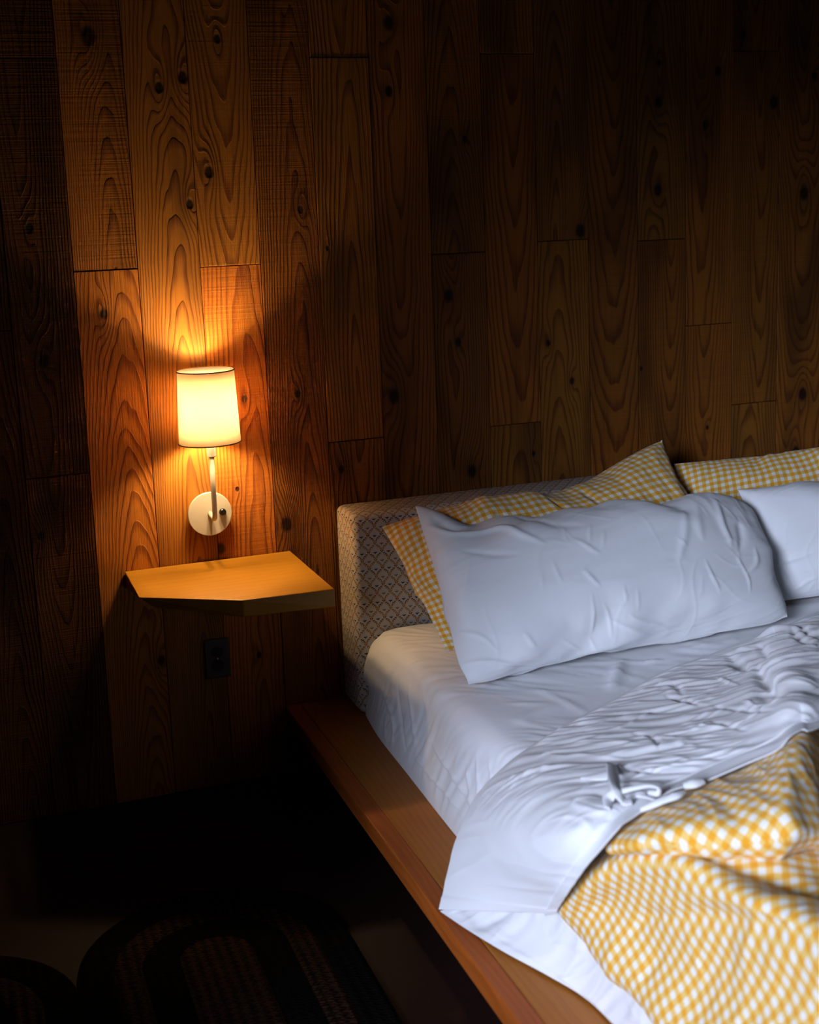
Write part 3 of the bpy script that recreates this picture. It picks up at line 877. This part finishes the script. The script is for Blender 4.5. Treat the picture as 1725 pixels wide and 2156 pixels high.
tag(w2, 'white pillow at the right edge, partly behind the front white pillow', 'pillow', 'white pillows')

# ------------------------------------------------------------------ gingham duvet
def pnet(rows): return [[at(px, py, 2, z) for px, py, z in r] for r in rows]
duvet = empty('gingham_duvet', (1.2, -1.5, ZM)); tag(duvet, 'puffy yellow gingham duvet turned back on the bed', 'duvet')
D = pnet([
    [(1230, 1900, .28), (1190, 1885, .34), (1225, 1845, .44), (1300, 1775, .52), (1400, 1735, .56), (1550, 1715, .57), (1700, 1700, .57), (1900, 1680, .57)],
    [(1235, 1935, .27), (1180, 1912, .33), (1225, 1868, .43), (1310, 1815, .53), (1420, 1800, .59), (1560, 1810, .60), (1720, 1812, .59), (1920, 1800, .58)],
    [(1270, 1980, .26), (1222, 1958, .32), (1290, 1900, .42), (1380, 1855, .53), (1500, 1850, .60), (1620, 1865, .61), (1770, 1880, .60), (1980, 1880, .59)],
    [(1310, 2040, .26), (1262, 2015, .31), (1350, 1960, .41), (1460, 1925, .52), (1580, 1925, .60), (1700, 1935, .63), (1850, 1950, .62), (2060, 1960, .60)],
    [(1385, 2125, .26), (1340, 2100, .31), (1430, 2050, .40), (1540, 2020, .49), (1660, 2015, .57), (1800, 2015, .63), (1990, 2030, .64), (2200, 2040, .61)],
    [(1480, 2240, .26), (1440, 2220, .31), (1530, 2170, .39), (1640, 2140, .47), (1780, 2130, .55), (1930, 2130, .62), (2130, 2140, .64), (2350, 2150, .61)],
    [(1600, 2390, .26), (1570, 2370, .31), (1660, 2320, .39), (1790, 2280, .47), (1940, 2270, .55), (2120, 2270, .62), (2330, 2280, .64), (2550, 2290, .61)]])
D = [r + [np.array([2.0, r[-1][1] - 0.03, 0.555]), np.array([2.5, r[-1][1] - 0.06, 0.53])] for r in D]
D.append([np.array(q) for q in zip((.66, .62, .70, .82, .98, 1.2, 1.45, 1.7, 2.05, 2.5), [-2.32] * 10, (.26, .31, .39, .47, .53, .56, .57, .56, .55, .53))])
G = net_surface(D, 330, 420); u, v = relax_uv(D, (330, 420)); N = grid_normals(G)
fl_d = bool(np.mean(N[..., 2]) < 0); N = -N if fl_d else N
d = 0.008 * folds(u, v, -0.5, 0.45, 0.18, 41) + 0.003 * folds(u, v, 0.1, 0.25, 0.07, 44) * sst(-0.1, 0.4, perlin(u * 3, v * 3, 46)) + 0.0018 * creases(u, v, 0.4, 0.2, 0.06, 47, 0.12, 0.05)
d += seams(G, u, v, [([(1400, 1935), (1500, 1932), (1640, 1952), (1760, 2010)], .022, -.022), ([(1440, 1800), (1560, 1828), (1660, 1860), (1780, 1920)], .022, -.020), ([(1330, 1960), (1370, 1930), (1420, 1922)], .014, -.010), ([(1350, 2075), (1365, 2040), (1400, 2000)], .016, -.006)])
ca, sa = math.cos(1.10), math.sin(1.10)
db = link('duvet_body', grid_mesh('duvet_body', G + N * d[..., None], (u * ca + v * sa, -u * sa + v * ca), fl_d), M_GING, duvet)

Fn = pnet([
    [(1290, 1770, .545), (1310, 1730, .57), (1400, 1670, .59), (1500, 1630, .59), (1590, 1600, .60), (1650, 1560, .62), (1700, 1520, .63), (1760, 1500, .60), (1840, 1480, .55)],
    [(1282, 1782, .55), (1330, 1740, .59), (1420, 1688, .62), (1520, 1645, .64), (1600, 1612, .66), (1652, 1580, .69), (1700, 1546, .69), (1760, 1570, .62), (1840, 1580, .55)],
    [(1280, 1786, .55), (1340, 1765, .60), (1430, 1735, .64), (1530, 1710, .66), (1610, 1690, .68), (1660, 1660, .70), (1715, 1640, .67), (1760, 1660, .60), (1830, 1680, .55)],
    [(1284, 1790, .55), (1345, 1785, .59), (1435, 1775, .62), (1540, 1768, .64), (1620, 1758, .655), (1680, 1745, .67), (1728, 1742, .65), (1762, 1750, .60), (1820, 1760, .55)],
    [(1290, 1792, .545), (1350, 1795, .57), (1440, 1802, .59), (1545, 1808, .60), (1620, 1808, .605), (1690, 1796, .61), (1722, 1785, .61), (1752, 1780, .59), (1800, 1790, .55)],
    [(1300, 1780, .54), (1360, 1785, .55), (1450, 1790, .56), (1550, 1795, .57), (1630, 1792, .57), (1690, 1780, .575), (1716, 1775, .575), (1745, 1775, .57), (1790, 1780, .55)]])
G = net_surface(Fn, 200, 300); u, v = relax_uv(Fn, (200, 300)); N = grid_normals(G)
fl_d = bool(np.mean(N[..., 2]) < 0); N = -N if fl_d else N
d = 0.006 * folds(u, v, 1.35, 0.25, 0.07, 61) + 0.002 * creases(u, v, 1.3, 0.2, 0.05, 63, 0.14, 0.0)
link('turned_back_corner', grid_mesh('turned_back_corner', G + N * d[..., None], (u * 0.98 + v * 0.17, -u * 0.17 + v * 0.98), fl_d), M_GING, duvet)

# ------------------------------------------------------------------ white top sheet folded over the duvet
sheet = empty('top_sheet', (0.8, -1.2, ZM)); tag(sheet, 'crumpled white top sheet with ribbon ties folded over the duvet', 'sheet')
A_ = [(925, 1915, .216), (943, 1835, .27), (962, 1768, .33), (1000, 1682, .405), (1075, 1602, .465), (1180, 1532, .472), (1300, 1468, .474), (1400, 1412, .478), (1500, 1376, .485), (1590, 1340, .50), (1650, 1318, .52), (1760, 1280, .52)]
B_ = [(1170, 1922, .335), (1186, 1897, .39), (1208, 1866, .46), (1248, 1812, .545), (1298, 1757, .595), (1350, 1712, .615), (1412, 1672, .63), (1492, 1645, .645), (1572, 1612, .665), (1640, 1580, .69), (1685, 1545, .705), (1780, 1510, .69)]
lift = [.0, .012, .03, .045, .04, .03, .025, .02, .03, .05, .06, .06]
rows = []
SB = ((0, 0), (.09, .35), (.3, .85), (.52, 1.0), (.72, .85), (.85, .4), (.93, .12), (1.0, 0))
for s, bell in SB:
    rows.append([(a[0] * (1 - s) + b[0] * s, a[1] * (1 - s) + b[1] * s, a[2] * (1 - s) + b[2] * s + bell * lf) for a, b, lf in zip(A_, B_, lift)])
# hem of the hanging end bows slightly
SN = [r + [np.array([2.05, -0.80 - 0.36 * s_, 0.50 + 0.10 * s_ + 0.05 * b_]), np.array([2.47, -0.80 - 0.36 * s_, 0.48 + 0.09 * s_])]
      for r, (s_, b_) in zip(pnet(rows), SB)]
G = net_surface(SN, 330, 540); u, v = arc_uv(G, 165, 0); N = grid_normals(G)
fl_d = bool(np.mean(N[..., 2]) < 0); N = -N if fl_d else N
sI = np.linspace(0, 1, 330)[:, None] * np.ones((1, 540)); tI = np.linspace(0, 13 / 11, 540)[None, :] * np.ones((330, 1))
X, Y = G[..., 0], G[..., 1]
body = sst(0.0, 0.10, sI) * sst(0.84, 0.74, sI) * sst(0.22, 0.42, tI)
calm = sst(-0.35, 0.25, perlin(X * 4.2 + 1.3, Y * 4.2, 70)) * (1 - 0.6 * sst(0.62, 0.82, tI))
body = body * (1 - 0.35 * sst(0.62, 0.82, tI))
d = body * (0.0075 * folds(X, Y, -0.95, 0.30, 0.075, 71, 0.5) + calm * 0.0042 * folds(X, Y, -0.85, 0.17, 0.035, 75, 0.5) + 0.0034 * creases(X, Y, -1.0, 0.22, 0.055, 77, 0.10, -0.1) + 0.0028 * creases(X, Y, -0.4, 0.16, 0.06, 78, 0.10, 0.0))
hump = sst(0.70, 0.88, tI) * sst(0.0, 0.12, sI) * sst(0.80, 0.62, sI)
d += hump * 0.009 * folds(X, Y, -0.95, 0.35, 0.13, 83, 0.5)
d += seams(G, u, v, [([(1533, 1381), (1555, 1403), (1576, 1419)], .012, -.016), ([(1595, 1405), (1607, 1430), (1622, 1452), (1668, 1478)], .013, -.022), ([(1598, 1450), (1612, 1470), (1624, 1486)], .014, -.014),
                     ([(1598, 1365), (1620, 1395)], .010, -.012), ([(1680, 1322), (1704, 1340), (1740, 1362)], .008, -.014), ([(1668, 1330), (1685, 1352), (1740, 1378)], .008, -.012), ([(1500, 1526), (1531, 1532), (1579, 1543)], .008, -.007),
                     ([(1565, 1478), (1600, 1495)], .005, .006), ([(1510, 1430), (1560, 1448)], .005, .005), ([(1400, 1470), (1440, 1480), (1480, 1490)], .008, -.009), ([(1385, 1455), (1420, 1450), (1440, 1470)], .010, -.008),
                     ([(1500, 1490), (1570, 1500), (1640, 1505)], .008, -.008), ([(1330, 1550), (1380, 1560), (1390, 1585)], .008, -.007), ([(1600, 1350), (1640, 1335), (1690, 1330)], .025, .016), ([(1640, 1420), (1680, 1440), (1725, 1450)], .03, .014),
                     ([(1305, 1612), (1345, 1630), (1395, 1632)], .006, -.012)])
drape = sst(0.42, 0.20, tI) * sst(0.02, 0.12, tI)
d += drape * 0.0025 * folds(u, v, 1.45, 0.25, 0.10, 88, 0.3)
hem = sst(0.815, 0.83, sI)
d += 0.0022 * hem + 0.0035 * np.exp(-((sI - 0.82) / 0.012) ** 2) * sst(0.45, 0.6, tI)
d += hem * 0.004 * folds(u, v, 0.0, 0.35, 0.10, 91)
d += 0.0015 * sst(0.035, 0.025, tI)
G_SHEET = G + N * d[..., None]
ts = link('sheet_body', grid_mesh('sheet_body', G_SHEET, (u, v), fl_d), M_SHEET, sheet)
so = ts.modifiers.new('cloth_thickness', 'SOLIDIFY'); so.thickness = 0.0022; so.offset = -1
# lower layer of the sheet hanging to the ledge
bl = [at(927, 1918, 2, ZP + .010), at(985, 1957, 2, ZP + .008), at(1060, 2003, 2, ZP + .006), at(1150, 2052, 2, ZP + .006), at(1230, 2100, 2, ZP + .006), at(1292, 2158, 2, ZP + .006), at(1400, 2280, 2, ZP + .006), at(1480, 2400, 2, ZP + .006)]
net = []
for s in (0, .25, .6, 1.0):
    row = []
    for p in bl:
        top_ = np.array([0.655, p[1] - 0.02, 0.36])
        q = p * (1 - s) + top_ * s
        q[2] -= 0.035 * math.sin(math.pi * s)
        row.append(q)
    net.append(row)
net[3][0] = net[3][0] * 0.5 + net[0][0] * 0.5; net[2][0] = net[2][0] * 0.7 + net[0][0] * 0.3
G = net_surface(net, 110, 260); u, v = arc_uv(G); N = grid_normals(G)
fl_d = bool(np.mean(N[..., 2]) < 0); N = -N if fl_d else N
d = (0.005 * folds(u, v, 1.3, 0.2, 0.07, 101) + 0.002 * creases(u, v, 0.6, 0.15, 0.06, 103, 0.12, 0.0)) * sst(0, 0.2, np.linspace(0, 1, 110)[:, None])
ul = link('hanging_layer', grid_mesh('hanging_layer', G + N * d[..., None], (u, v), fl_d), M_SHEET, sheet)
so = ul.modifiers.new('cloth_thickness', 'SOLIDIFY'); so.thickness = 0.002; so.offset = -1

# ribbon ties
GS = (G_SHEET[::2, ::2]).reshape(-1, 3); GSP = to_px(GS)
def on_sheet(px, py, off):
    k = np.argmin((GSP[:, 0] - px) ** 2 + (GSP[:, 1] - py) ** 2)
    return at(px, py, 2, GS[k, 2] + off)
def ribbon(pts, widths, twist=0.0, n=60, curl=0.003):
    P = catmull(np.array([on_sheet(*p) for p in pts]), n)
    wv = catmull(np.array(widths, float)[:, None], n) / 2
    T = np.gradient(P, axis=0); T /= np.linalg.norm(T, axis=1, keepdims=True)
    S = np.cross(T, np.array([0, -0.45, 0.89])); S /= np.linalg.norm(S, axis=1, keepdims=True)
    Nn = np.cross(S, T)
    a = twist * np.linspace(0, 1, n)[:, None]
    S2 = S * np.cos(a) + Nn * np.sin(a); N2 = np.cross(S2, T)
    return np.stack([P + S2 * wv * c + N2 * curl * (1 - c * c) for c in np.linspace(-1, 1, 9)], 1)
for pts, wd, tw in (
        ([(1226, 1640, .006), (1252, 1637, .012), (1286, 1632, .018)], (0.006, 0.020, 0.030), 0.0),
        ([(1288, 1612, .014), (1292, 1640, .026), (1298, 1664, .026), (1312, 1686, .016), (1330, 1690, .008)], (0.020, 0.022, 0.018, 0.026, 0.020), 0.5),
        ([(1311, 1666, .020), (1339, 1660, .024), (1367, 1656, .026), (1386, 1661, .024), (1384, 1670, .018), (1368, 1670, .014)], (0.012, 0.011, 0.010, 0.010, 0.010, 0.008), 1.1),
        ([(1345, 1676, .012), (1362, 1680, .012), (1378, 1687, .008)], (0.010, 0.012, 0.006), 0.6),
        ([(1350, 1706, .008), (1386, 1690, .014), (1420, 1677, .018), (1438, 1669, .014)], (0.008, 0.016, 0.018, 0.012), 0.5),
        ([(1440, 1656, .010), (1462, 1650, .012), (1480, 1646, .008)], (0.012, 0.018, 0.012), 0.2),
        ([(1296, 1668, .018), (1280, 1684, .010), (1279, 1704, .004)], (0.014, 0.018, 0.010), 0.3)):
    rb = link('ribbon_tie', grid_mesh('ribbon_tie', ribbon(pts, wd, tw)), M_SHEET, sheet)
    so = rb.modifiers.new('cloth_thickness', 'SOLIDIFY'); so.thickness = 0.003; so.offset = 0
